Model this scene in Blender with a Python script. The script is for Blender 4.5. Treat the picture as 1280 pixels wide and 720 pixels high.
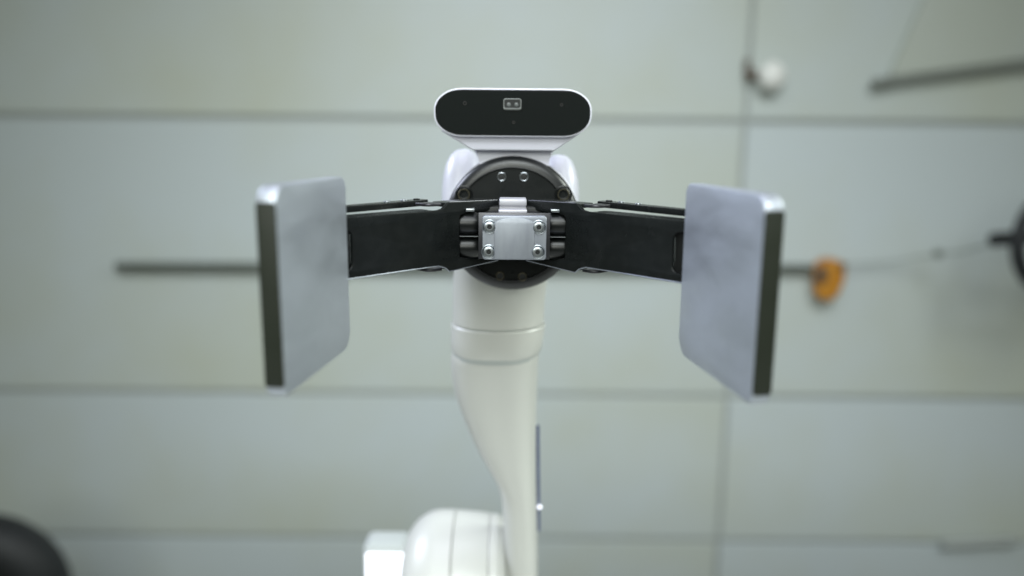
import bpy, bmesh, math, random
from mathutils import Vector, Matrix
random.seed(4)
S = bpy.context.scene
for o in list(bpy.data.objects): bpy.data.objects.remove(o)
COL = S.collection
rad = math.radians

# ------------------------------------------------------------ camera
# flange face of the robot = world (0, 0, ZF), gripper points to -Y, wall is at +Y
ZF = 1.10
FPX = 970.0                                  # focal length in pixels of a 1280 px frame
PITCH, ROLL = rad(-11.0), rad(0.5)
fwd = Vector((0, math.cos(PITCH), math.sin(PITCH)))
up0 = Vector((0, -math.sin(PITCH), math.cos(PITCH)))
rt0 = Vector((1, 0, 0))
CAM = Vector((0, 0, ZF)) - 0.49*fwd - 0.0399*up0
rt = rt0*math.cos(ROLL) + up0*math.sin(ROLL)
up = up0*math.cos(ROLL) - rt0*math.sin(ROLL)
cd = bpy.data.cameras.new('camera'); cam = bpy.data.objects.new('camera', cd); COL.objects.link(cam)
cam.matrix_world = Matrix(((rt.x, up.x, -fwd.x, CAM.x), (rt.y, up.y, -fwd.y, CAM.y), (rt.z, up.z, -fwd.z, CAM.z), (0, 0, 0, 1)))
cd.sensor_width = 36; cd.lens = 36*FPX/1280; cd.clip_start = 0.02; cd.clip_end = 60
cd.dof.use_dof = True; cd.dof.focus_distance = 0.435; cd.dof.aperture_fstop = 2.6
S.camera = cam

def at(px, py, Y):
    """world point at depth plane Y that the photograph shows at pixel px, py"""
    d = fwd + rt*((px-640)/FPX) + up*((360-py)/FPX)
    return CAM + d*((Y-CAM.y)/d.y)

# ------------------------------------------------------------ world and lamps
w = bpy.data.worlds.new('World'); S.world = w; w.use_nodes = True
bg = w.node_tree.nodes['Background']; bg.inputs[0].default_value = (0.86, 0.92, 0.72, 1); bg.inputs[1].default_value = 0.12
S.view_settings.view_transform = 'Standard'; S.view_settings.look = 'None'; S.view_settings.gamma = 1
S.view_settings.exposure = -0.12

def area(name, loc, target, sx, sy, power, color, spread=180):
    l = bpy.data.lights.new(name, 'AREA'); l.shape = 'RECTANGLE'; l.size = sx; l.size_y = sy
    l.energy = power; l.color = color; l.spread = rad(spread)
    o = bpy.data.objects.new(name, l); COL.objects.link(o); o.location = loc
    o.rotation_euler = (Vector(target)-Vector(loc)).to_track_quat('-Z', 'Y').to_euler()
    return o
area('ceiling_panel_lamp', (-0.10, 0.0, 2.75), (-0.05, 0.0, 1.0), 1.2, 0.9, 5.5, (0.84, 0.84, 1.0), 110)
area('left_fill_lamp', (-1.7, 0.75, 2.2), (0.0, -0.05, 1.0), 0.8, 0.8, 11, (0.76, 0.82, 1.0), 90)  # added unseen lavender fill for the right plate's inner face
area('right_fill_lamp', (1.9, 0.25, 2.1), (0.0, -0.1, 1.05), 0.8, 0.8, 11, (0.93, 1.0, 0.93), 90)  # added unseen fill, brightens the left plate's inner face
area('front_fill_lamp', (-0.3, -2.4, 2.0), (0.0, 0.0, 1.05), 1.9, 1.1, 7.5, (0.96, 1.0, 0.93), 70)  # added unseen soft fill from the front, brightens the forearm
area('wall_wash_lamp', (0.14, -1.15, 2.75), (0.14, 1.8, 0.22), 2.2, 1.2, 17.5, (0.93, 0.99, 0.99), 72)

# ------------------------------------------------------------ materials
def mat(name, col, rough=0.5, metal=0.0, coat=0.0, noise=None, bump=None, stretch=(1, 1, 1), rvar=0.0, emit=None):
    m = bpy.data.materials.new(name); m.use_nodes = True; nt = m.node_tree; b = nt.nodes['Principled BSDF']
    b.inputs['Base Color'].default_value = (*col, 1); b.inputs['Roughness'].default_value = rough
    b.inputs['Metallic'].default_value = metal; b.inputs['Coat Weight'].default_value = coat
    b.inputs['Coat Roughness'].default_value = 0.12
    if noise or bump or rvar:
        tc = nt.nodes.new('ShaderNodeTexCoord'); mp = nt.nodes.new('ShaderNodeMapping')
        mp.inputs['Scale'].default_value = stretch
        nt.links.new(tc.outputs['Object'], mp.inputs[0])
    if noise:
        sc, col2, lo, hi = noise
        n = nt.nodes.new('ShaderNodeTexNoise'); n.inputs['Scale'].default_value = sc; n.inputs['Detail'].default_value = 5
        r = nt.nodes.new('ShaderNodeMapRange'); r.inputs[1].default_value = lo; r.inputs[2].default_value = hi
        mx = nt.nodes.new('ShaderNodeMix'); mx.data_type = 'RGBA'
        mx.inputs[6].default_value = (*col, 1); mx.inputs[7].default_value = (*col2, 1)
        nt.links.new(mp.outputs[0], n.inputs['Vector']); nt.links.new(n.outputs['Fac'], r.inputs[0])
        nt.links.new(r.outputs[0], mx.inputs[0]); nt.links.new(mx.outputs[2], b.inputs['Base Color'])
    if rvar:
        n = nt.nodes.new('ShaderNodeTexNoise'); n.inputs['Scale'].default_value = 60; n.inputs['Detail'].default_value = 6
        r = nt.nodes.new('ShaderNodeMapRange'); r.inputs[1].default_value = .3; r.inputs[2].default_value = .7
        r.inputs[3].default_value = rough-rvar; r.inputs[4].default_value = rough+rvar
        nt.links.new(mp.outputs[0], n.inputs['Vector']); nt.links.new(n.outputs['Fac'], r.inputs[0]); nt.links.new(r.outputs[0], b.inputs['Roughness'])
    if bump:
        sc, st, ds = bump
        n = nt.nodes.new('ShaderNodeTexNoise'); n.inputs['Scale'].default_value = sc; n.inputs['Detail'].default_value = 4
        bp = nt.nodes.new('ShaderNodeBump'); bp.inputs['Strength'].default_value = st; bp.inputs['Distance'].default_value = ds
        nt.links.new(mp.outputs[0], n.inputs['Vector']); nt.links.new(n.outputs['Fac'], bp.inputs['Height']); nt.links.new(bp.outputs[0], b.inputs['Normal'])
    if emit:
        b.inputs['Emission Color'].default_value = (*emit[:3], 1); b.inputs['Emission Strength'].default_value = emit[3]
    return m
M = {}
M['white'] = mat('white_shell', (0.55, 0.56, 0.53), 0.36, 0, 0.1, rvar=0.05, bump=(900, 0.03, 0.0004))
M['white2'] = mat('white_camera_shell', (0.56, 0.57, 0.64), 0.38, 0, 0.1, rvar=0.05)
M['head'] = mat('white_head_shell', (0.66, 0.665, 0.75), 0.4, rvar=.05)
M['black'] = mat('black_anodised', (0.008, 0.0095, 0.0095), 0.25, 0.0, 0.0, noise=(180, (0.011, 0.0125, 0.0125), .4, .7), bump=(2500, 0.04, 0.0001), rvar=0.03)
M['black'].node_tree.nodes['Principled BSDF'].inputs['Specular IOR Level'].default_value = 0.22
M['blackgloss'] = mat('black_polished', (0.005, 0.006, 0.006), 0.30, 0.0, 0.0, rvar=0.05)
M['blackgloss'].node_tree.nodes['Principled BSDF'].inputs['Specular IOR Level'].default_value = 0.35
M['flange'] = mat('black_satin_flange', (0.009, 0.0105, 0.0105), 0.30, 0.0, 0.0, bump=(3000, 0.05, 0.0001), rvar=0.06)
M['flange'].node_tree.nodes['Principled BSDF'].inputs['Specular IOR Level'].default_value = 0.22
M['rim'] = mat('satin_dark_rim', (0.011, 0.012, 0.013), 0.34, 0.0, rvar=.03)
M['rim'].node_tree.nodes['Principled BSDF'].inputs['IOR'].default_value = 1.5
M['knob'] = mat('white_knob', (0.85, 0.86, 0.84), 0.4)
M['dull'] = mat('dull_dark_metal', (0.10, 0.10, 0.11), 0.38, 1.0)
M['pale'] = mat('pale_satin_aluminium', (0.50, 0.50, 0.55), 0.5, 0.55)
M['glass'] = mat('black_glass', (0.009, 0.011, 0.011), 0.07, 0.0, 0.0)
M['alu'] = mat('brushed_aluminium', (0.37, 0.395, 0.44), 0.52, 1.0, 0, noise=(220, (0.30, 0.32, 0.365), .35, .7), bump=(120, 0.06, 0.0006), stretch=(1, 1, 0.25), rvar=0.07)
M['plate'] = mat('blasted_aluminium_plate', (0.52, 0.56, 0.62), 0.45, 0.75, 0, noise=(55, (0.455, 0.49, 0.545), .36, .66), bump=(260, 0.07, 0.0004), stretch=(1, 0.35, 1), rvar=0.09)
M['edge'] = mat('plate_end_shade', (0.015, 0.019, 0.012), 0.45, rvar=.05)  # dark colour stands in for metal reflecting a dark room
M['steel'] = mat('screw_steel', (0.40, 0.43, 0.46), 0.30, 1.0, rvar=0.05)
M['lug'] = mat('dull_silver', (0.17, 0.18, 0.18), 0.45, 1.0)
M['lens'] = mat('grey_lens', (0.10, 0.11, 0.11), 0.25)
M['lensd'] = mat('dark_lens', (0.013, 0.012, 0.012), 0.3)
M['dark'] = mat('dark_recess', (0.005, 0.006, 0.006), 0.6)
M['brass'] = mat('dull_brass_ring', (0.10, 0.09, 0.06), 0.4, 1.0)
M['blue'] = mat('blue_label', (0.02, 0.035, 0.13), 0.4, noise=(700, (0.20, 0.25, 0.45), .5, .7))
M['wall'] = mat('painted_wall_panel', (0.575, 0.64, 0.665), 0.42, 0, 0, noise=(1.1, (0.535, 0.575, 0.505), .42, .68), bump=(5, 0.05, 0.004))
M['joint'] = mat('grey_wall_joint', (0.39, 0.42, 0.41), 0.7)
M['rail'] = mat('dull_grey_metal', (0.15, 0.17, 0.155), 0.5, 0.3)
M['beam'] = mat('grey_green_metal', (0.24, 0.26, 0.24), 0.5, 0.2)
M['orange'] = mat('orange_plastic', (0.58, 0.27, 0.025), 0.5, noise=(60, (0.42, 0.16, 0.02), .4, .6))
M['brown'] = mat('brown_metal', (0.12, 0.09, 0.07), 0.5, 0.4)
M['rubber'] = mat('black_rubber', (0.010, 0.012, 0.014), 0.6)
M['cord'] = mat('pale_cord', (0.34, 0.38, 0.36), 0.6)
M['olive'] = mat('pale_olive_board', (0.50, 0.54, 0.51), 0.6, noise=(3, (0.48, 0.52, 0.47), .4, .6))
M['table'] = mat('pale_laminate', (0.42, 0.43, 0.41), 0.5, noise=(8, (0.56, 0.57, 0.54), .4, .6))
M['lit'] = mat('white_glow', (0.8, 0.8, 0.85), 0.5, emit=(0.88, 0.89, 1.0, 1.7))  # emission gives a white surface the brightness of strong light

# ------------------------------------------------------------ helpers
def link(name, me, m, parent=None, smooth=True, label=None, sharp=28):
    o = bpy.data.objects.new(name, me); COL.objects.link(o)
    if m: me.materials.clear(); me.materials.append(m)
    if smooth:
        for p in me.polygons: p.use_smooth = True
        try: me.set_sharp_from_angle(angle=rad(sharp))
        except Exception: pass
    vs = [v.co for v in me.vertices]
    c = Vector([(min(v[i] for v in vs)+max(v[i] for v in vs))/2 for i in range(3)])
    me.transform(Matrix.Translation(-c)); o.matrix_world = Matrix.Translation(c)
    if parent:
        o.parent = parent; o.matrix_parent_inverse = Matrix.Identity(4)
        o.location = c - WPOS[parent.name]
    WPOS[o.name] = c
    if label: o['label'] = label
    return o
WPOS = {}
def thing(name, loc, label, cat, group=None):
    o = bpy.data.objects.new(name, None); COL.objects.link(o); o.location = loc; WPOS[o.name] = Vector(loc)
    o['label'] = label; o['category'] = cat
    if group: o['group'] = group
    return o
def tag(o, label, cat, group=None):
    o['label'] = label; o['category'] = cat
    if group: o['group'] = group
def frm(bm):
    bmesh.ops.recalc_face_normals(bm, faces=bm.faces)
    me = bpy.data.meshes.new('m'); bm.to_mesh(me); bm.free(); return me
def joinm(ms):
    bm = bmesh.new()
    for m in ms: bm.from_mesh(m); bpy.data.meshes.remove(m)
    me = bpy.data.meshes.new('m'); bm.to_mesh(me); bm.free(); return me
def box(x0, x1, y0, y1, z0, z1, bev=0.0005, seg=2, mx=None):
    bm = bmesh.new(); bmesh.ops.create_cube(bm, size=1)
    for v in bm.verts:
        v.co = Vector(((x0+x1)/2+v.co.x*(x1-x0), (y0+y1)/2+v.co.y*(y1-y0), (z0+z1)/2+v.co.z*(z1-z0)))
    if bev: bmesh.ops.bevel(bm, geom=bm.edges[:], offset=bev, segments=seg, affect='EDGES', profile=0.5)
    if mx: bm.transform(mx)
    return frm(bm)
def basis(origin, axis, upv=(0, 0, 1)):
    """local z -> axis"""
    z = Vector(axis).normalized(); u = Vector(upv)
    if abs(z.dot(u)) > .95: u = Vector((0, 1, 0))
    x = u.cross(z).normalized(); y = z.cross(x)
    o = Vector(origin)
    return Matrix(((x.x, y.x, z.x, o.x), (x.y, y.y, z.y, o.y), (x.z, y.z, z.z, o.z), (0, 0, 0, 1)))
def lathe(prof, origin, axis, n=48):
    """prof: (radius, along) list, closed at ends where radius 0"""
    bm = bmesh.new(); rings = []
    for r, t in prof:
        if r < 1e-7: rings.append([bm.verts.new((0, 0, t))])
        else: rings.append([bm.verts.new((r*math.cos(2*math.pi*i/n), r*math.sin(2*math.pi*i/n), t)) for i in range(n)])
    for a, b in zip(rings, rings[1:]):
        for i in range(n):
            j = (i+1) % n
            if len(a) == 1 and len(b) == 1: continue
            if len(a) == 1: bm.faces.new((a[0], b[i], b[j]))
            elif len(b) == 1: bm.faces.new((a[i], a[j], b[0]))
            else: bm.faces.new((a[i], a[j], b[j], b[i]))
    bm.transform(basis(origin, axis)); return frm(bm)
def rcyl(r, L, bev, origin, axis, n=32, segs=4):
    p = [(0, 0)]
    for k in range(segs+1):
        a = math.pi/2*k/segs; p.append((r-bev+bev*math.sin(a), bev-bev*math.cos(a)))
    for k in range(segs+1):
        a = math.pi/2*k/segs; p.append((r-bev+bev*math.cos(a), L-bev+bev*math.sin(a)))
    p.append((0, L)); return lathe(p, origin, axis, n)
def torus(R, r, origin, axis, n=40, m=10):
    p = [(R+r*math.cos(2*math.pi*k/m), r*math.sin(2*math.pi*k/m)) for k in range(m+1)]
    return lathe(p, origin, axis, n)
def sellip(c, sx, sy, sz, e=2.4, n=40, m=24):
    bm = bmesh.new()
    def pw(v): return math.copysign(abs(v)**(2/e), v)
    rings = []
    for i in range(m+1):
        ph = -math.pi/2+math.pi*i/m
        if i in (0, m): rings.append([bm.verts.new((c[0]+sx*pw(math.sin(ph)), c[1], c[2]))]); continue
        ring = []
        for k in range(n):
            th = 2*math.pi*k/n
            ring.append(bm.verts.new((c[0]+sx*pw(math.sin(ph)), c[1]+sy*pw(math.cos(ph))*math.cos(th), c[2]+sz*pw(math.cos(ph))*math.sin(th))))
        rings.append(ring)
    for a, b in zip(rings, rings[1:]):
        for i in range(n):
            j = (i+1) % n
            if len(a) == 1: bm.faces.new((a[0], b[i], b[j]))
            elif len(b) == 1: bm.faces.new((a[i], a[j], b[0]))
            else: bm.faces.new((a[i], a[j], b[j], b[i]))
    return frm(bm)
def tube(pts, r, n=10):
    bm = bmesh.new(); prev = None; pts = [Vector(p) for p in pts]
    for i, p in enumerate(pts):
        t = (pts[min(i+1, len(pts)-1)]-pts[max(i-1, 0)]).normalized()
        mx = basis(p, t); ring = [bm.verts.new(mx @ Vector((r*math.cos(2*math.pi*k/n), r*math.sin(2*math.pi*k/n), 0))) for k in range(n)]
        if prev:
            for k in range(n): bm.faces.new((prev[k], prev[(k+1) % n], ring[(k+1) % n], ring[k]))
        else: bm.faces.new(ring)
        prev = ring
    bm.faces.new(prev); return frm(bm)
def loft(secs, e=2.0, n=56, cap=True):
    """secs: (center Vector, half width x, half depth y) rings stacked in z"""
    bm = bmesh.new(); prev = None
    def pw(v): return math.copysign(abs(v)**(2/e), v)
    for c, a, b in secs:
        ring = [bm.verts.new((c[0]+a*pw(math.cos(2*math.pi*k/n)), c[1]+b*pw(math.sin(2*math.pi*k/n)), c[2])) for k in range(n)]
        if prev:
            for k in range(n): bm.faces.new((prev[k], prev[(k+1) % n], ring[(k+1) % n], ring[k]))
        elif cap: bm.faces.new(ring)
        prev = ring
    if cap: bm.faces.new(prev)
    return frm(bm)
def rpoly(pts, rads, seg=6):
    """round the corners of a 2d polygon"""
    out = []; n = len(pts)
    for i in range(n):
        p = Vector(pts[i]); a = Vector(pts[i-1]); b = Vector(pts[(i+1) % n]); r = rads[i] if isinstance(rads, (list, tuple)) else rads
        if r <= 0: out.append(p); continue
        u = (a-p).normalized(); v = (b-p).normalized(); ang = u.angle(v)
        t = min(r/math.tan(ang/2), (a-p).length*.49, (b-p).length*.49)
        A = p+u*t; B = p+v*t
        for k in range(seg+1):
            s = k/seg; out.append((1-s)**2*A+2*s*(1-s)*(p*.55+(A+B)*.225)+s*s*B)
    return out
def plate(outlines, th, bev, mx):
    """bevelled sheet with holes: outlines in local xy, thickness centred on local z"""
    cu = bpy.data.curves.new('c', 'CURVE'); cu.dimensions = '2D'; cu.fill_mode = 'BOTH'
    cu.extrude = th/2-bev; cu.bevel_depth = bev; cu.bevel_resolution = 2; cu.offset = -bev
    for ol in outlines:
        sp = cu.splines.new('POLY'); sp.points.add(len(ol)-1); sp.use_cyclic_u = True
        for q, p in zip(sp.points, ol): q.co = (p[0], p[1], 0, 1)
    ob = bpy.data.objects.new('c', cu); COL.objects.link(ob)
    dg = bpy.context.evaluated_depsgraph_get(); dg.update()
    me = bpy.data.meshes.new_from_object(ob.evaluated_get(dg)); bpy.data.objects.remove(ob); bpy.data.curves.remove(cu)
    bm = bmesh.new(); bm.from_mesh(me); bmesh.ops.remove_doubles(bm, verts=bm.verts, dist=1e-6); bm.transform(mx)
    bpy.data.meshes.remove(me); return frm(bm)
def rect(x0, x1, y0, y1): return [(x0, y0), (x1, y0), (x1, y1), (x0, y1)]
def frame(o, X, Yv, Zv):
    X, Yv, Zv = Vector(X), Vector(Yv), Vector(Zv)
    return Matrix(((X.x, Yv.x, Zv.x, o[0]), (X.y, Yv.y, Zv.y, o[1]), (X.z, Yv.z, Zv.z, o[2]), (0, 0, 0, 1)))

# ------------------------------------------------------------ wall of panels
YW = 1.80
wall = thing('wall', (0.3, YW+0.02, 0.0), 'pale grey green wall of large flat panels', 'wall')
del wall['category'], wall['label']; wall['kind'] = 'structure'
link('joint_backing', box(-4.2, 4.6, YW+0.012, YW+0.10, -0.6, 3.0, 0), M['joint'], wall, False)
zs = [-0.6, at(640, 674, YW).z, at(640, 494, YW).z, at(640, 150, YW).z]
zs.append(zs[-1]+(zs[-1]-zs[-2])); zs.append(3.0)
xv = at(918, 360, YW).x
wpan = 2.44
xs = [-4.2, xv-wpan*1.0, xv, xv+wpan*0.9, 4.6]
g = 0.0085
for i in range(len(xs)-1):
    for j in range(len(zs)-1):
        ins = random.uniform(0, 0.0015)
        p = link('panel', box(xs[i]+g*.8, xs[i+1]-g*.8, YW+ins, YW+0.012, zs[j]+g, zs[j+1]-g, 0.002, 2), M['wall'], wall, False)

# ------------------------------------------------------------ things on the wall
YR = YW-0.025
a, b = at(145, 333, YR), at(1034, 336, YR)
rail = thing('wall_rail', (a+b)/2, 'long thin dark grey horizontal rail crossing the wall behind the gripper', 'rail')
link('rail_bar', rcyl(0.0135, (b-a).length, 0.004, a, b-a, 20), M['rail'], rail)
for px in (300, 640, 940):
    c = a.lerp(b, (px-145)/889); link('standoff', rcyl(0.006, YW-YR-0.003, 0.001, c, (0, 1, 0), 12), M['rail'], rail)
# orange handle hanging at the end of the rail
YO = YR-0.03
ol = [(1020, 326), (1036, 322), (1056, 328), (1054, 352), (1044, 372), (1030, 376), (1018, 368), (1017, 345)]
pts = [at(px, py, YO) for px, py in ol]
orr = thing('orange_tag', pts[1], 'orange blurred rounded tag hanging at the right end of the grey rail', 'tag')
link('tag_body', plate([rpoly([(p.x, p.z) for p in reversed(pts)], 0.012)], 0.022, 0.005, frame((0, YO, 0), (1, 0, 0), (0, 0, 1), (0, -1, 0))), M['orange'], orr)
c = at(1027, 344, YO-0.012); link('dark_patch', sellip((c.x, c.y, c.z), 0.016, 0.004, 0.028), M['brown'], orr)
c = at(1053, 333, YO-0.012); link('eyelet', torus(0.008, 0.004, c, (0, -1, 0), 20, 8), M['brown'], orr)
# black hoop with stub, cord and bead
YH = YW-0.35
c = at(1323, 302, YH); k = (YH-CAM.y)/FPX*1.02
hoop = thing('black_hoop', c, 'thick black hoop with a short stub cut off by the right edge', 'hoop')
link('hoop_ring', torus(61*k, 8.5*k, c, (0.25, -1, 0.05), 56, 14), M['rubber'], hoop)
s0, s1 = at(1238, 300, YH), at(1290, 296, YH)
link('stub', rcyl(9*k, (s1-s0).length, 4*k, s0, s1-s0, 20), M['rubber'], hoop)
link('hub', rcyl(14*k, 0.03, 0.005, c+Vector((0, 0.015, 0)), (0, -1, 0), 24), M['rubber'], hoop)
link('spoke', rcyl(5*k, 60*k, 0.003, c, (1, 0, -0.4), 12), M['rubber'], hoop)
cp = [at(1056, 331, YO), at(1110, 328, YO+0.01), at(1173, 317, YW-0.12), at(1205, 314, YW-0.2), at(1240, 305, YH)]
cord = link('cord', tube(cp, 0.0035), M['cord']); tag(cord, 'thin pale cord strung from the orange tag to the black hoop', 'cord')
c = at(1173, 317, YW-0.12); bead = link('cord_bead', sellip((c.x, c.y, c.z), 0.014, 0.011, 0.011), M['rail']); tag(bead, 'small dark bead threaded on the pale cord near the hoop', 'bead')
# round white knob and brown latch
c = at(965, 95, YW-0.045)
kn = thing('round_knob', c, 'round white knob on the wall beside the vertical joint', 'knob')
link('knob_ball', sellip((c.x, c.y, c.z), 0.038, 0.03, 0.040, 2.1), M['knob'], kn)
link('knob_stem', rcyl(0.014, 0.024, 0.002, c+Vector((0, 0.018, 0)), (0, 1, 0), 16), M['brown'], kn)
c = at(938, 93, YW-0.02)
lt = thing('wall_latch', c, 'small brown metal latch left of the white knob', 'latch')
link('latch_body', box(c.x-.014, c.x+.018, YW-.03, YW-.002, c.z-.014, c.z+.012, .003), M['brown'], lt)
link('latch_tab', box(c.x-.016, c.x-.002, YW-.022, YW-.002, c.z+.010, c.z+.042, .003), M['brown'], lt)
# beam top right with sloping board above
YB = YW-0.035
a, b = at(1093, 104, YB), at(1400, 68, YB)
bm_ = thing('slanted_beam', a, 'dark slanted metal beam with tapered end at upper right', 'beam')
link('beam_bar', rcyl(0.0095, (b-a).length, 0.005, a, b-a, 20), M['beam'], bm_)
link('beam_tip', rcyl(0.0125, 0.06, 0.006, a-(b-a).normalized()*0.006, b-a, 20), M['beam'], bm_)
pg = [at(1110, 97, YW-0.012), at(1420, 55, YW-0.012), at(1420, -160, YW-0.012), at(1225, -160, YW-0.012)]
bd = link('sloping_board', plate([rpoly([(p.x, p.z) for p in pg], 0.01)], 0.012, 0.003, frame((0, YW-0.012, 0), (1, 0, 0), (0, 0, 1), (0, -1, 0))), M['olive'])
tag(bd, 'pale olive board with a sloping left edge above the slanted beam', 'board')
# faint bar bottom right
a, b = at(1178, 681, YW-0.03), at(1272, 676, YW-0.03)
h = thing('bar_handle', (a+b)/2, 'short faint grey bar handle low on the wall at lower right', 'handle')
link('grip_bar', rcyl(0.012, (b-a).length, 0.005, a, b-a, 16), M['joint'], h)
for q in (a.lerp(b, .12), a.lerp(b, .88)): link('post', rcyl(0.006, 0.027, 0.001, q, (0, 1, 0), 10), M['joint'], h)
# wheel bottom left
YL = YW-0.55
c = at(-22, 742, YL); k = (YL-CAM.y)/FPX*1.03
wh = thing('wheel', c, 'black wheel with thick tyre cut off at the lower left corner', 'wheel')
link('tyre', torus(76*k, 37*k, c, (0.1, -1, 0), 64, 20), M['rubber'], wh)
link('hub', rcyl(42*k, 0.05, 0.01, c+Vector((0, 0.03, 0)), (0.1, -1, 0), 32), M['rail'], wh)

# ------------------------------------------------------------ robot arm
R = thing('robot_arm', (0, 0.08, ZF-0.45), 'white robot arm with black two finger gripper, metal plates and camera head', 'robot arm')
Z = ZF
# wrist barrel and its two rounded end caps
YC = 0.048
def capm(px, py, hw, hh):
    c = at(px, py, YC); k = (YC+0.485)/FPX
    return link('wrist_cap', sellip((c.x, c.y, c.z), hw*k, hh*k*.62, hh*k, 2.5, 56, 32), M['white2'], R)
capm(580, 253, 27.5, 66); capm(698, 255, 25.5, 61)
c = at(638, 262, YC+0.01)
link('wrist_barrel', rcyl(0.034, 0.066, 0.004, (c.x-0.033, YC+0.012, c.z), (1, 0, 0), 56), M['white2'], R)
link('wrist_core', rcyl(0.0415, 0.038, 0.003, (0, 0.052, Z), (0, -1, 0), 64), M['white'], R)
# arm tube below the wrist, photographed outline: (y, left, right)
E = [(300, 572, 690), (330, 568, 688), (350, 566.5, 684), (375, 566.5, 681), (393, 566, 680), (400.5, 565.5, 680)]
E2 = [(401.5, 564.5, 681.5), (404, 564.3, 681.5), (420, 563.8, 679.5), (433, 563.6, 677), (437, 563.8, 676)]
E3 = [(438.5, 564, 675), (446, 564, 673.5), (456, 564, 672.5), (470, 565.2, 672), (485, 567.8, 671.3), (500, 572, 671), (520, 579.5, 670.5), (540, 588, 670.2), (560, 597.5, 670), (580, 609, 670),
      (592, 616, 670), (604, 622.5, 670.3), (616, 626, 670.6), (630, 628, 671), (655, 629.5, 671.5), (690, 631.5, 672), (720, 633, 672), (760, 634, 672.5), (860, 636, 673)]
def armsecs(E):
    out = []
    for y, l, r in E:
        Y = 0.062+0.05*max(0, min(1, (y-440)/300))
        A, B = at(l, y, Y), at(r, y, Y)
        hw = (B.x-A.x)/2
        dep = 0.031 if y < 470 else 0.031-0.006*min(1, (y-470)/150)
        out.append((Vector(((A.x+B.x)/2, Y, (A.z+B.z)/2)), hw, dep))
    return out
link('wrist_link', loft(armsecs(E), 2.15), M['white'], R)
s2 = armsecs(E2); s2 = [(s2[0][0], s2[0][1]-.0007, s2[0][2]-.0007)]+s2[1:-1]+[(s2[-1][0], s2[-1][1]-.0009, s2[-1][2]-.0009)]
s2 = [(c-Vector((0, 0, 0.0004)) if i == 0 else c, a, b+.0006) for i, (c, a, b) in enumerate(s2)]
link('collar', loft(s2, 2.15), M['white'], R)
g0 = armsecs([(397, 568.5, 677), (405, 568.5, 677)]); link('seam_ring', loft([(c, a, b-.001) for c, a, b in g0], 2.15), M['joint'], R)
g0 = armsecs([(434, 566.5, 673.5), (442, 566.5, 672)]); link('seam_ring', loft(g0, 2.15), M['joint'], R)
s3 = armsecs(E3); s3 = [(s3[0][0]+Vector((0, 0, -.0008)), s3[0][1]-.0008, s3[0][2]-.001)]+s3[1:]
# smooth interpolation of the long shell
def densify(secs, m=4):
    out = []
    for i in range(len(secs)-1):
        p0 = secs[max(i-1, 0)]; p1 = secs[i]; p2 = secs[i+1]; p3 = secs[min(i+2, len(secs)-1)]
        for q in range(m):
            t = q/m
            f = lambda a, b, c, d: 0.5*((2*b)+(-a+c)*t+(2*a-5*b+4*c-d)*t*t+(-a+3*b-3*c+d)*t**3)
            out.append((Vector([f(p0[0][j], p1[0][j], p2[0][j], p3[0][j]) for j in range(3)]), f(p0[1], p1[1], p2[1], p3[1]), f(p0[2], p1[2], p2[2], p3[2])))
    out.append(secs[-1]); return out
fa = link('forearm', loft(densify(s3), 2.1), M['white'], R)
# blue strip on the right flank of the forearm
a, b = at(672.5, 532, 0.092), at(673.5, 663, 0.106)
st = tube([a.lerp(b, i/10)+Vector((-.0003, 0, 0)) for i in range(11)], 0.0013, 10)
bs = link('blue_strip', st, M['blue'], R, label='thin dark blue strip on the right flank of the forearm')
c = at(674.5, 633, 0.100); link('indicator_dot', sellip((c.x, c.y-.001, c.z), .0016, .0016, .0016, 2), M['lit'], bs)
# elbow housing at the lower left: turned about X
YE = 0.125
c = at(560, 742, YE); kE = (YE+0.485)/FPX
def exl(px): return at(px, 700, YE).x
def eseg(name, prof, m=M['white']):
    # prof: (radius px, image x)
    return link(name, lathe([(r*kE, exl(px)) for r, px in prof], (0, YE, c.z), (1, 0, 0), 72), m, R)
Re = 113
capp = [(0, 505.5)]
for i in range(1, 15):
    t = math.pi/2*i/14; capp.append((Re-52+52*math.sin(t) if i else 0, 505.5+46*(1-math.cos(t))))
capp.append((Re, 560)); capp.append((Re+.2, 567)); capp.append((Re-1.5, 568)); capp.append((0, 568))
eseg('elbow_cover', capp)
eseg('elbow_housing', [(0, 568.6), (Re-2, 568.6), (Re-.5, 570), (Re-1.5, 585), (Re-4, 608), (Re-5, 611.5), (0, 611.5)])
eseg('elbow_collar', [(0, 612.2), (Re-6, 612.2), (Re-5, 613.5), (Re-6, 622), (Re-12, 630), (Re-26, 636), (Re-50, 640), (Re-60, 645), (0, 645)])
# bright shoulder piece further left
YS = 0.20
a, b = at(452, 683, YS), at(512, 780, YS)
sh = link('shoulder_block', box(a.x, b.x, YS, YS+0.035, b.z, a.z, 0.008, 4), M['joint'], R)
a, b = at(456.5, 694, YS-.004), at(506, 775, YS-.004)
link('glow_patch', box(a.x, b.x, YS-.004, YS+.002, b.z, a.z, 0.0018, 3), M['lit'], sh, label='bright white glow patch on the shoulder block')  # glows in place of light falling on a white housing

# table the robot stands on, its base column
ts = link('work_surface', box(-0.85, 0.85, -0.75, 0.30, 0.58, 0.62, .004), M['table']); ts['kind'] = 'structure'
link('base_column', lathe([(0, .0005), (.075, .0005), (.075, .012), (.058, .020), (.054, .12), (0, .12)], (-.068, YE, .62), (0, 0, 1), 64), M['white'], R)

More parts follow.
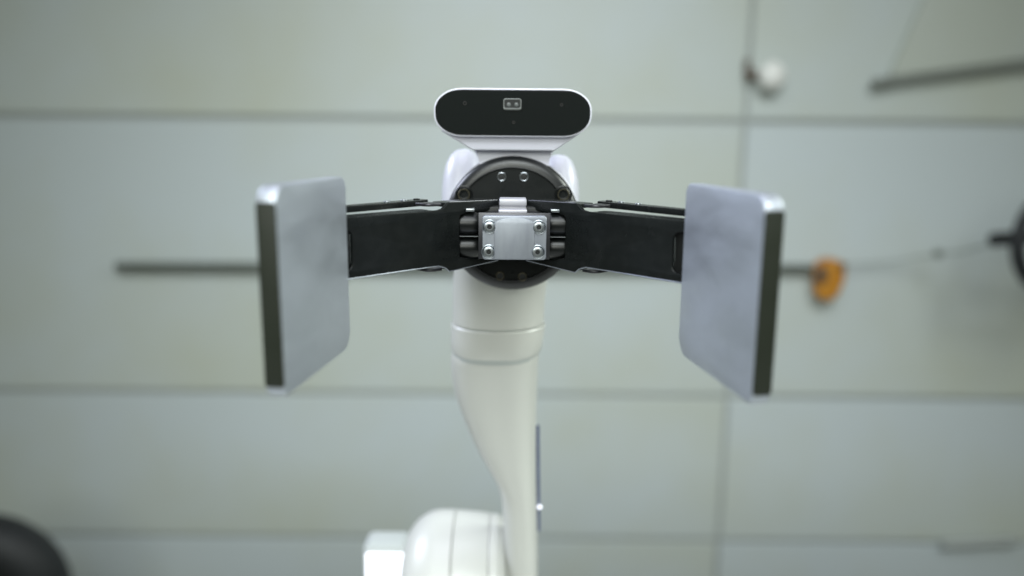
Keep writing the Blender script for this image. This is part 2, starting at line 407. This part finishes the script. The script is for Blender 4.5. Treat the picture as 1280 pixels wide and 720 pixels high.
# ---- camera head
YF = -0.007
c = at(641, 141, YF); kc = 0.468/FPX
def rr(hw, hh, n=80, e=3.4, cx=0, cz=0):
    o = []
    for i in range(n):
        t = 2*math.pi*i/n
        f = lambda v: math.copysign(abs(v)**(2/e), v)
        o.append((cx+hw*f(math.cos(t)), cz+hh*f(math.sin(t))))
    return o
def stadium(hw, hh, y, cx, cz, r, n=12):
    pts = []
    for sx, sz, a0 in ((1, 1, 0), (-1, 1, 90), (-1, -1, 180), (1, -1, 270)):
        for i in range(n):
            t = rad(a0+90*i/(n-1)); pts.append(Vector((cx+sx*(hw-r*1.36)+1.36*r*math.cos(t), y, cz+sz*(hh-r)+r*math.sin(t))))
    return pts
def loft_loops(loops, cap0=True, cap1=True):
    bm = bmesh.new(); prev = None
    for L in loops:
        ring = [bm.verts.new(p) for p in L]; n = len(ring)
        if prev:
            for k_ in range(n): bm.faces.new((prev[k_], prev[(k_+1) % n], ring[(k_+1) % n], ring[k_]))
        elif cap0: bm.faces.new(ring)
        prev = ring
    if cap1: bm.faces.new(prev)
    return frm(bm)
W, H = 99.3*kc, 30.0*kc
cx, cz = c.x, c.z
loops = [stadium(W-.0007, H-.0007, YF, cx, cz, .0122), stadium(W-.0002, H-.0002, YF+.0003, cx, cz, .0126), stadium(W, H, YF+.0014, cx, cz, .0128),
         stadium(W, H, YF+.004, cx, cz, .0128), stadium(W*.97, H*.99, YF+.010, cx, cz-.0004, .0124), stadium(W*.80, H*.94, YF+.018, cx, cz-.001, .011), stadium(W*.64, H*.84, YF+.024, cx, cz-.002, .009)]
ch = link('camera_housing', loft_loops(loops), M['head'], R)
# tapered chin joining head to bracket
def quad_block(front, back):
    bm = bmesh.new(); A = [bm.verts.new(p) for p in front]; B = [bm.verts.new(p) for p in back]
    n = len(A); bm.faces.new(A); bm.faces.new(B[::-1])
    for i in range(n): bm.faces.new((A[i], B[i], B[(i+1) % n], A[(i+1) % n]))
    bmesh.ops.bevel(bm, geom=bm.edges[:], offset=0.0012, segments=3, affect='EDGES', profile=.5)
    return frm(bm)
fr = [at(x, y, YF+.004) for x, y in ((550, 163), (731, 163))] + [at(x, y, YF+.0045) for x, y in ((693, 189), (591, 188))]
bk = [p+Vector((0, .012, 0)) for p in fr]
link('chin', quad_block(fr, bk), M['head'], ch)
fr = [at(x, y, YF+.0125) for x, y in ((592, 187), (693, 188), (684, 204), (682, 232), (602, 232), (602, 204))]
bk = [p+Vector((0, .006, 0)) for p in fr]
link('camera_bracket', quad_block(fr, bk), M['head'], R)
# glass front
link('front_glass', loft_loops([stadium(W-.0010, H-.0010, YF+.002, cx, cz, .0120), stadium(W-.0010, H-.0010, YF-.0003, cx, cz, .0120), stadium(W-.0014, H-.0014, YF-.0006, cx, cz, .0116)]), M['glass'], ch, sharp=15)
yg = YF-.0006
c1 = at(640.5, 130.5, yg)
k1 = (yg+.485-.012)/FPX
hw, hh = 11.5*k1, 7.2*k1
link('sensor_frame', plate([rpoly(rect(c1.x-hw, c1.x+hw, c1.z-hh, c1.z+hh), .0012), rpoly(rect(c1.x-hw+.0008, c1.x+hw-.0008, c1.z-hh+.0013, c1.z+hh-.0006), .0008)], .0008, .00015, frame((0, yg-.0002, 0), (1, 0, 0), (0, 0, 1), (0, -1, 0))), M['lug'], ch)
link('sensor_board', box(c1.x-hw+.0006, c1.x+hw-.0006, yg-.0004, yg+.0002, c1.z-hh+.001, c1.z+hh-.0004, 0), M['dark'], ch, False)
for px in (636, 645.5):
    q = at(px, 131, yg)
    link('sensor_lens', rcyl(.0014, .0009, .0005, q+Vector((0, .0002, 0)), (0, -1, 0), 20), M['lens'], ch)
for px, py, r in ((581, 129, .0013), (702, 131, .0011), (642, 153, .0010)):
    q = at(px, py, yg); link('lens_dot', torus(r*.7, .00025, q, (0, -1, 0), 20, 6), M['lensd'], ch)

# ---- black mounting flange
fl = link('mounting_flange', lathe([(0, 0), (.0352, 0), (.0357, .0006), (.0357, .012), (0, .012)][::1], (0, 0.0002, Z), (0, 1, 0), 128), M['flange'], R)
prof = [(.0358, .0009), (.0359, .0001)]
for i in range(13):
    t = math.pi/2*i/12; prof.append((.0362+.0068*math.sin(t), -.0001-.0068*(1-math.cos(t))))
prof += [(.0430, -.014), (.0424, -.0145), (.0358, -.0145), (.0358, .0009)]
link('flange_rim', lathe(prof, (0, 0, Z), (0, -1, 0), 128), M['rim'], fl)
link('rim_glint_ring', lathe([(.040, .0148), (.0434, .0148), (.0438, .0152), (.0438, .0186), (.0434, .019), (.040, .019)], (0, 0, Z), (0, 1, 0), 128), M['pale'], fl)  # pale ring added for the bright reflection along the flange edge
for px, py in ((627, 221), (655, 221), (625, 345), (653, 346)):
    q = at(px, py, 0)
    h = link('screw_hole', torus(.0025, .00035, q, (0, -1, 0), 28, 8), M['steel'] if py < 300 else M['brass'], fl)
    link('hole_floor', rcyl(.0023, .0006, .0001, q+Vector((0, .0004, 0)), (0, -1, 0), 24), M['dark'], h)
for px, py in ((580, 243), (704, 243)):
    q = at(px, py, 0)
    h = link('socket_bolt', lathe([(0, .0008), (.0018, .0008), (.0022, .0016), (.0036, .0018), (.0041, .0014), (.0041, -.006), (0, -.006)], q, (0, -1, 0), 32), M['black'], fl)
    link('bolt_rim', torus(.0034, .0003, q+Vector((0, -.0017, 0)), (0, -1, 0), 28, 6), M['brass'], h)
    link('counterbore', torus(.0050, .0007, q+Vector((0, -.0002, 0)), (0, -1, 0), 32, 8), M['blackgloss'], h)

# ---- gripper body
link('gripper_body', joinm([box(-.0165, .0175, -.0605, .001, Z-.0125, Z+.0118, .0015), box(-.026, .027, -.036, .001, Z-.0148, Z+.0148, .002)]), M['dark'], R)
yb = -.066
cb = at(643, 297.5, yb); kb = (.49-.066*.98)/FPX
bw, bh = 40.2*kb, 27.6*kb
def Mxz(y): return frame((cb.x, y, cb.z), (1, 0, 0), (0, 0, 1), (0, -1, 0))
fb = link('front_block', plate([rpoly(rect(-bw, bw, -bh, bh), .0016)], .006, .0005, Mxz(yb+.003)), M['alu'], R, label='small silver block with four screws in the centre of the gripper')
# raised central land with arched top
land = []
lw = bw-.0066
for i in range(17):
    t = -1+2*i/16; land.append((lw*1.18*t, bh-.0008-.0036*t*t))
land = [(-lw, -bh+.0006), ] + [( -lw, bh-.0042)] + [p for p in land if abs(p[0]) < lw] + [(lw, bh-.0042), (lw, -bh+.0006)]
land = land[::-1]
link('arched_face', plate([land], .0012, .0002, Mxz(yb-.0004)), M['alu'], fb)
link('back_plate', box(cb.x-bw-.0024, cb.x+bw+.0022, yb+.0062, yb+.0085, cb.z-bh-.0005, cb.z+bh+.0010, .0003), M['dull'], fb)
for px, py in ((612, 283.5), (673.5, 284), (611, 314.5), (672, 315)):
    q = at(px, py, yb)
    r = .0033
    s = link('screw', lathe([(0, .0002), (.0010, .0002), (.0013, .0013), (.0021, .00135), (.0029, .0011), (r, .0003), (r, -.001), (0, -.001)], q+Vector((0, -.0006, 0)), (0, -1, 0), 32), M['steel'], fb)
    link('screw_seat', torus(.00375, .00035, q+Vector((0, -.0002, 0)), (0, -1, 0), 32, 8), M['steel'], s)
    link('socket', lathe([(0, 0), (.0011, 0), (.0009, -.0004), (0, -.0004)], q+Vector((0, -.0012, 0)), (0, -1, 0), 6), M['dark'], s)
# silver lug above
a, b = at(624, 249, -.046), at(658, 268, -.046)
link('upper_lug', joinm([box(a.x, b.x, -.046, -.030, a.z-.0040, a.z, .0008, 3), box(a.x+.0002, b.x-.0002, -.0445, -.030, a.z-.0060, a.z-.0038, .0003), box(a.x-.0004, b.x+.0004, -.047, -.030, b.z, a.z-.0058, .0008, 3)]), M['pale'], R)
link('neck_block', box(-.012, .013, -.052, -.02, b.z-.004, b.z+.001, .0005), M['dark'], R)

# ---- fingers
AX = Vector((.69, .72)).normalized()
def finger(sg):
    o = Vector((sg*.0385, -.0605, Z-.0006))
    d = Vector((sg*.690, -.7238, 0)).normalized()           # outwards and towards the viewer
    n = Vector((-sg*d.y*0+0, 0, 0))
    nrm = Vector((d.y*-1, d.x, 0)) if sg > 0 else Vector((d.y, -d.x, 0))
    if nrm.y > 0: nrm = -nrm                                  # front normal
    nrm = Vector((0, 0, 0)) + nrm
    zup = Vector((0, 0, 1))
    # plate local frame: x = d, y = up, z = front normal (det may flip for the mirrored side)
    F = frame(o, d, zup, nrm)
    L = .078
    ht, hb = .0153, -.0153
    et, eb = .0193, -.0193
    out = [(L, hb), (L, ht), (.0045, ht), (.0010, ht+.0006), (-.0035, et), (-.0430, et-.0008), (-.0430, et-.0060), (-.020, .0125), (-.0125, .0118),
           (-.0115, .0100), (-.0115, -.0115), (-.0125, -.0130), (-.020, -.0142), (-.0430, eb+.0040), (-.0430, eb+.0022), (-.0035, eb), (.0010, hb-.0006), (.0045, hb)]
    rd = [.004, .004, .002, .002, .002, .0008, .0008, .002, .001, .001, .001, .001, .002, .0006, .0006, .002, .002, .002]
    slot = rpoly(rect(.0610, .0720, -.0110, .0095), .003)
    f = link('finger', plate([rpoly(out[::-1], rd[::-1], 4), slot], .0024, .0005, F), M['black'], R)
    def hplate(s0, s1, h, depth, th, name, par, m=M['black'], off=0, bev=.0004, r=.003):
        """horizontal plate along the finger, from the web backwards"""
        pts = rpoly([(s0, -off), (s1, -off), (s1, -off-depth), (s0, -off-depth)], [0.0006, .0006, r, r])
        F2 = frame(o+zup*h, d, nrm, zup)
        return link(name, plate([pts], th, bev, F2), m, par)
    hplate(.0055, L-.004, ht-.0012, .013, .0022, 'top_flange', f, off=.0008)
    hplate(.0055, L-.004, hb+.0012, .013, .0022, 'bottom_flange', f, off=.0008)
    hplate(-.0425, -.0040, et-.0018, .015, .0024, 'upper_ear', f, off=.0008)
    hplate(-.0425, -.0040, eb+.0014, .015, .0020, 'lower_ear', f, off=.0008)
    lo = [(L-.004, hb), (.0045, hb), (-.0010, hb-.0018), (-.0035, eb), (-.0425, eb+.0022)]
    link('edge_glint', tube([F @ Vector((x, y-.0001, .0008)) for x, y in lo], .00042, 8), M['alu'], f)  # thin pale line drawn as the highlight on the lower edges
    hi = [(-.0050, et-.0001), (-.0425, et-.0009)]
    link('edge_glint', tube([F @ Vector((x, y, -.0003)) for x, y in hi], .00035, 8), M['dull'], f)  # dimmer line drawn as the highlight along the ear top
    for h_ in (1, -1):       # rolled lips where the channel widens
        q = o+d*.0035+zup*(h_*(et-.0028))-nrm*.001
        link('lip', plate([rpoly(rect(-.004, .006, -.012, 0), [.001, .001, .004, .001])], .0016, .0004, frame(q+zup*(h_*.0016), d, nrm, zup)), M['dull'], f)
    # closed inner floor of the slot
    return f, o, d, nrm
for sg in (-1, 1):
    f, o, d, nrm = finger(sg)
    zup = Vector((0, 0, 1))
    F = frame(o, d, zup, nrm)
    link('slot_floor', box(.0600, .0730, -.0122, .0107, -.0045, -.0022, .0002, 1, F), M['dark'], f, False)
    # fingertip block that carries the plate
    # rear parallel link
    ol_ = Vector((sg*.0530, -.043, Z)); dl = Vector((sg*.60, -.80, 0)).normalized(); nl = Vector((sg*-.80*-1*-1, -.60, 0)).normalized()
    if nl.y > 0: nl = -nl
    for h_, nm in ((.0172, 'rear_link'), (-.0150, 'rear_link')):
        lw_ = .0045
        pts = rpoly([(-.004, -lw_), (.066, -lw_*.8), (.066, lw_*.8), (-.004, lw_)], .003)
        r_ = link(nm, plate([pts], .0034, .0005, frame(ol_+zup*h_, dl, nl, zup)), M['black'], R)
        if h_ > 0:
            for s_ in (.003, .013, .026):
                link('pin', rcyl(.0019, .0010, .0003, ol_+dl*s_+zup*(h_+.0014), (0, 0, 1), 16), M['steel'] if s_ != .003 else M['black'], r_)
    # knuckle rollers in the opening
    for zc, rr_ in ((.0062, .0068), (-.0072, .0066)):
        x0 = sg*.0185
        rl = link('knuckle_roller', sellip((x0+sg*.0075, -.0445, Z+zc-.0006), .0092, rr_+.0012, rr_, 3.2), M['blackgloss'], R)
    link('knuckle_shim', box(min(sg*.0190, sg*.0325), max(sg*.0190, sg*.0325), -.0525, -.040, Z-.00115, Z-.00075, 0), M['steel'], R)
    # small steel shoulder spacers under the ears
    link('spacer', box(min(sg*.0215, sg*.0265), max(sg*.0215, sg*.0265), -.051, -.044, Z+.0128, Z+.0146, .0004), M['steel'], R)
    q = Vector((sg*.0325, -.0505, Z))
    link('knuckle_pin', rcyl(.0036, .026, .0008, (q.x, q.y+.010, Z-.0135), (0, 0, 1), 20), M['steel'], R)

# ---- flat metal gripper plates
def pad(sg, xfar, xnear, dzz, roll):
    th = .0082; y0, y1 = -.1125, -.1925
    a = Vector((sg*xfar, y0, 0)); b = Vector((sg*xnear, y1, 0)); dv = (b-a).normalized()
    inn = Vector((-dv.y*1, dv.x, 0)) if sg < 0 else Vector((dv.y, -dv.x, 0))
    if inn.x*sg > 0: inn = -inn
    rm = Matrix.Rotation(roll, 3, dv); zz = rm @ Vector((0, 0, 1)); inn = rm @ inn
    L = (b-a).length
    cpt = (a+b)/2 - inn*th/2; cpt.z = Z-.0052+dzz
    F = frame(cpt, dv, zz, inn)
    p = link('gripper_plate', plate([rpoly(rect(-L/2, L/2, -.0445, .0400), [.0085, .0038, .0062, .0045], 8)], th, .0012, F), M['plate'], R)
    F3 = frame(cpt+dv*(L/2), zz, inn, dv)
    link('end_shade_strip', plate([rpoly(rect(-.0398, .0340, -.0040, .0040), .0012, 4)], .0010, .0003, F3), M['edge'], p)  # dark overlay painting shade onto the plate's metal end
    # mounting foot on the outer face
    F2 = frame(cpt-inn*(th/2), dv, zz, inn)
    link('mounting_foot', box(-.036, .006, -.010, .016, -.0065, -.0002, .001, 2, F2), M['black'], p)
    for s_ in (-.012, .0):
        for h_ in (-.004, .010):
            link('foot_screw', rcyl(.0022, .0018, .0004, F2 @ Vector((s_, h_, -.0065)), -inn, 16), M['steel'], p)
    return p
pl = pad(-1, .0803, .0903, .0004, rad(0)); pl['label'] = 'lighter of the two flat metal plates, on the left finger'
pr = pad(1, .0832, .0962, -.0012, rad(0)); pr['label'] = 'bluer flat metal plate on the right finger'

S.render.engine = 'CYCLES'
S.cycles.max_bounces = 8
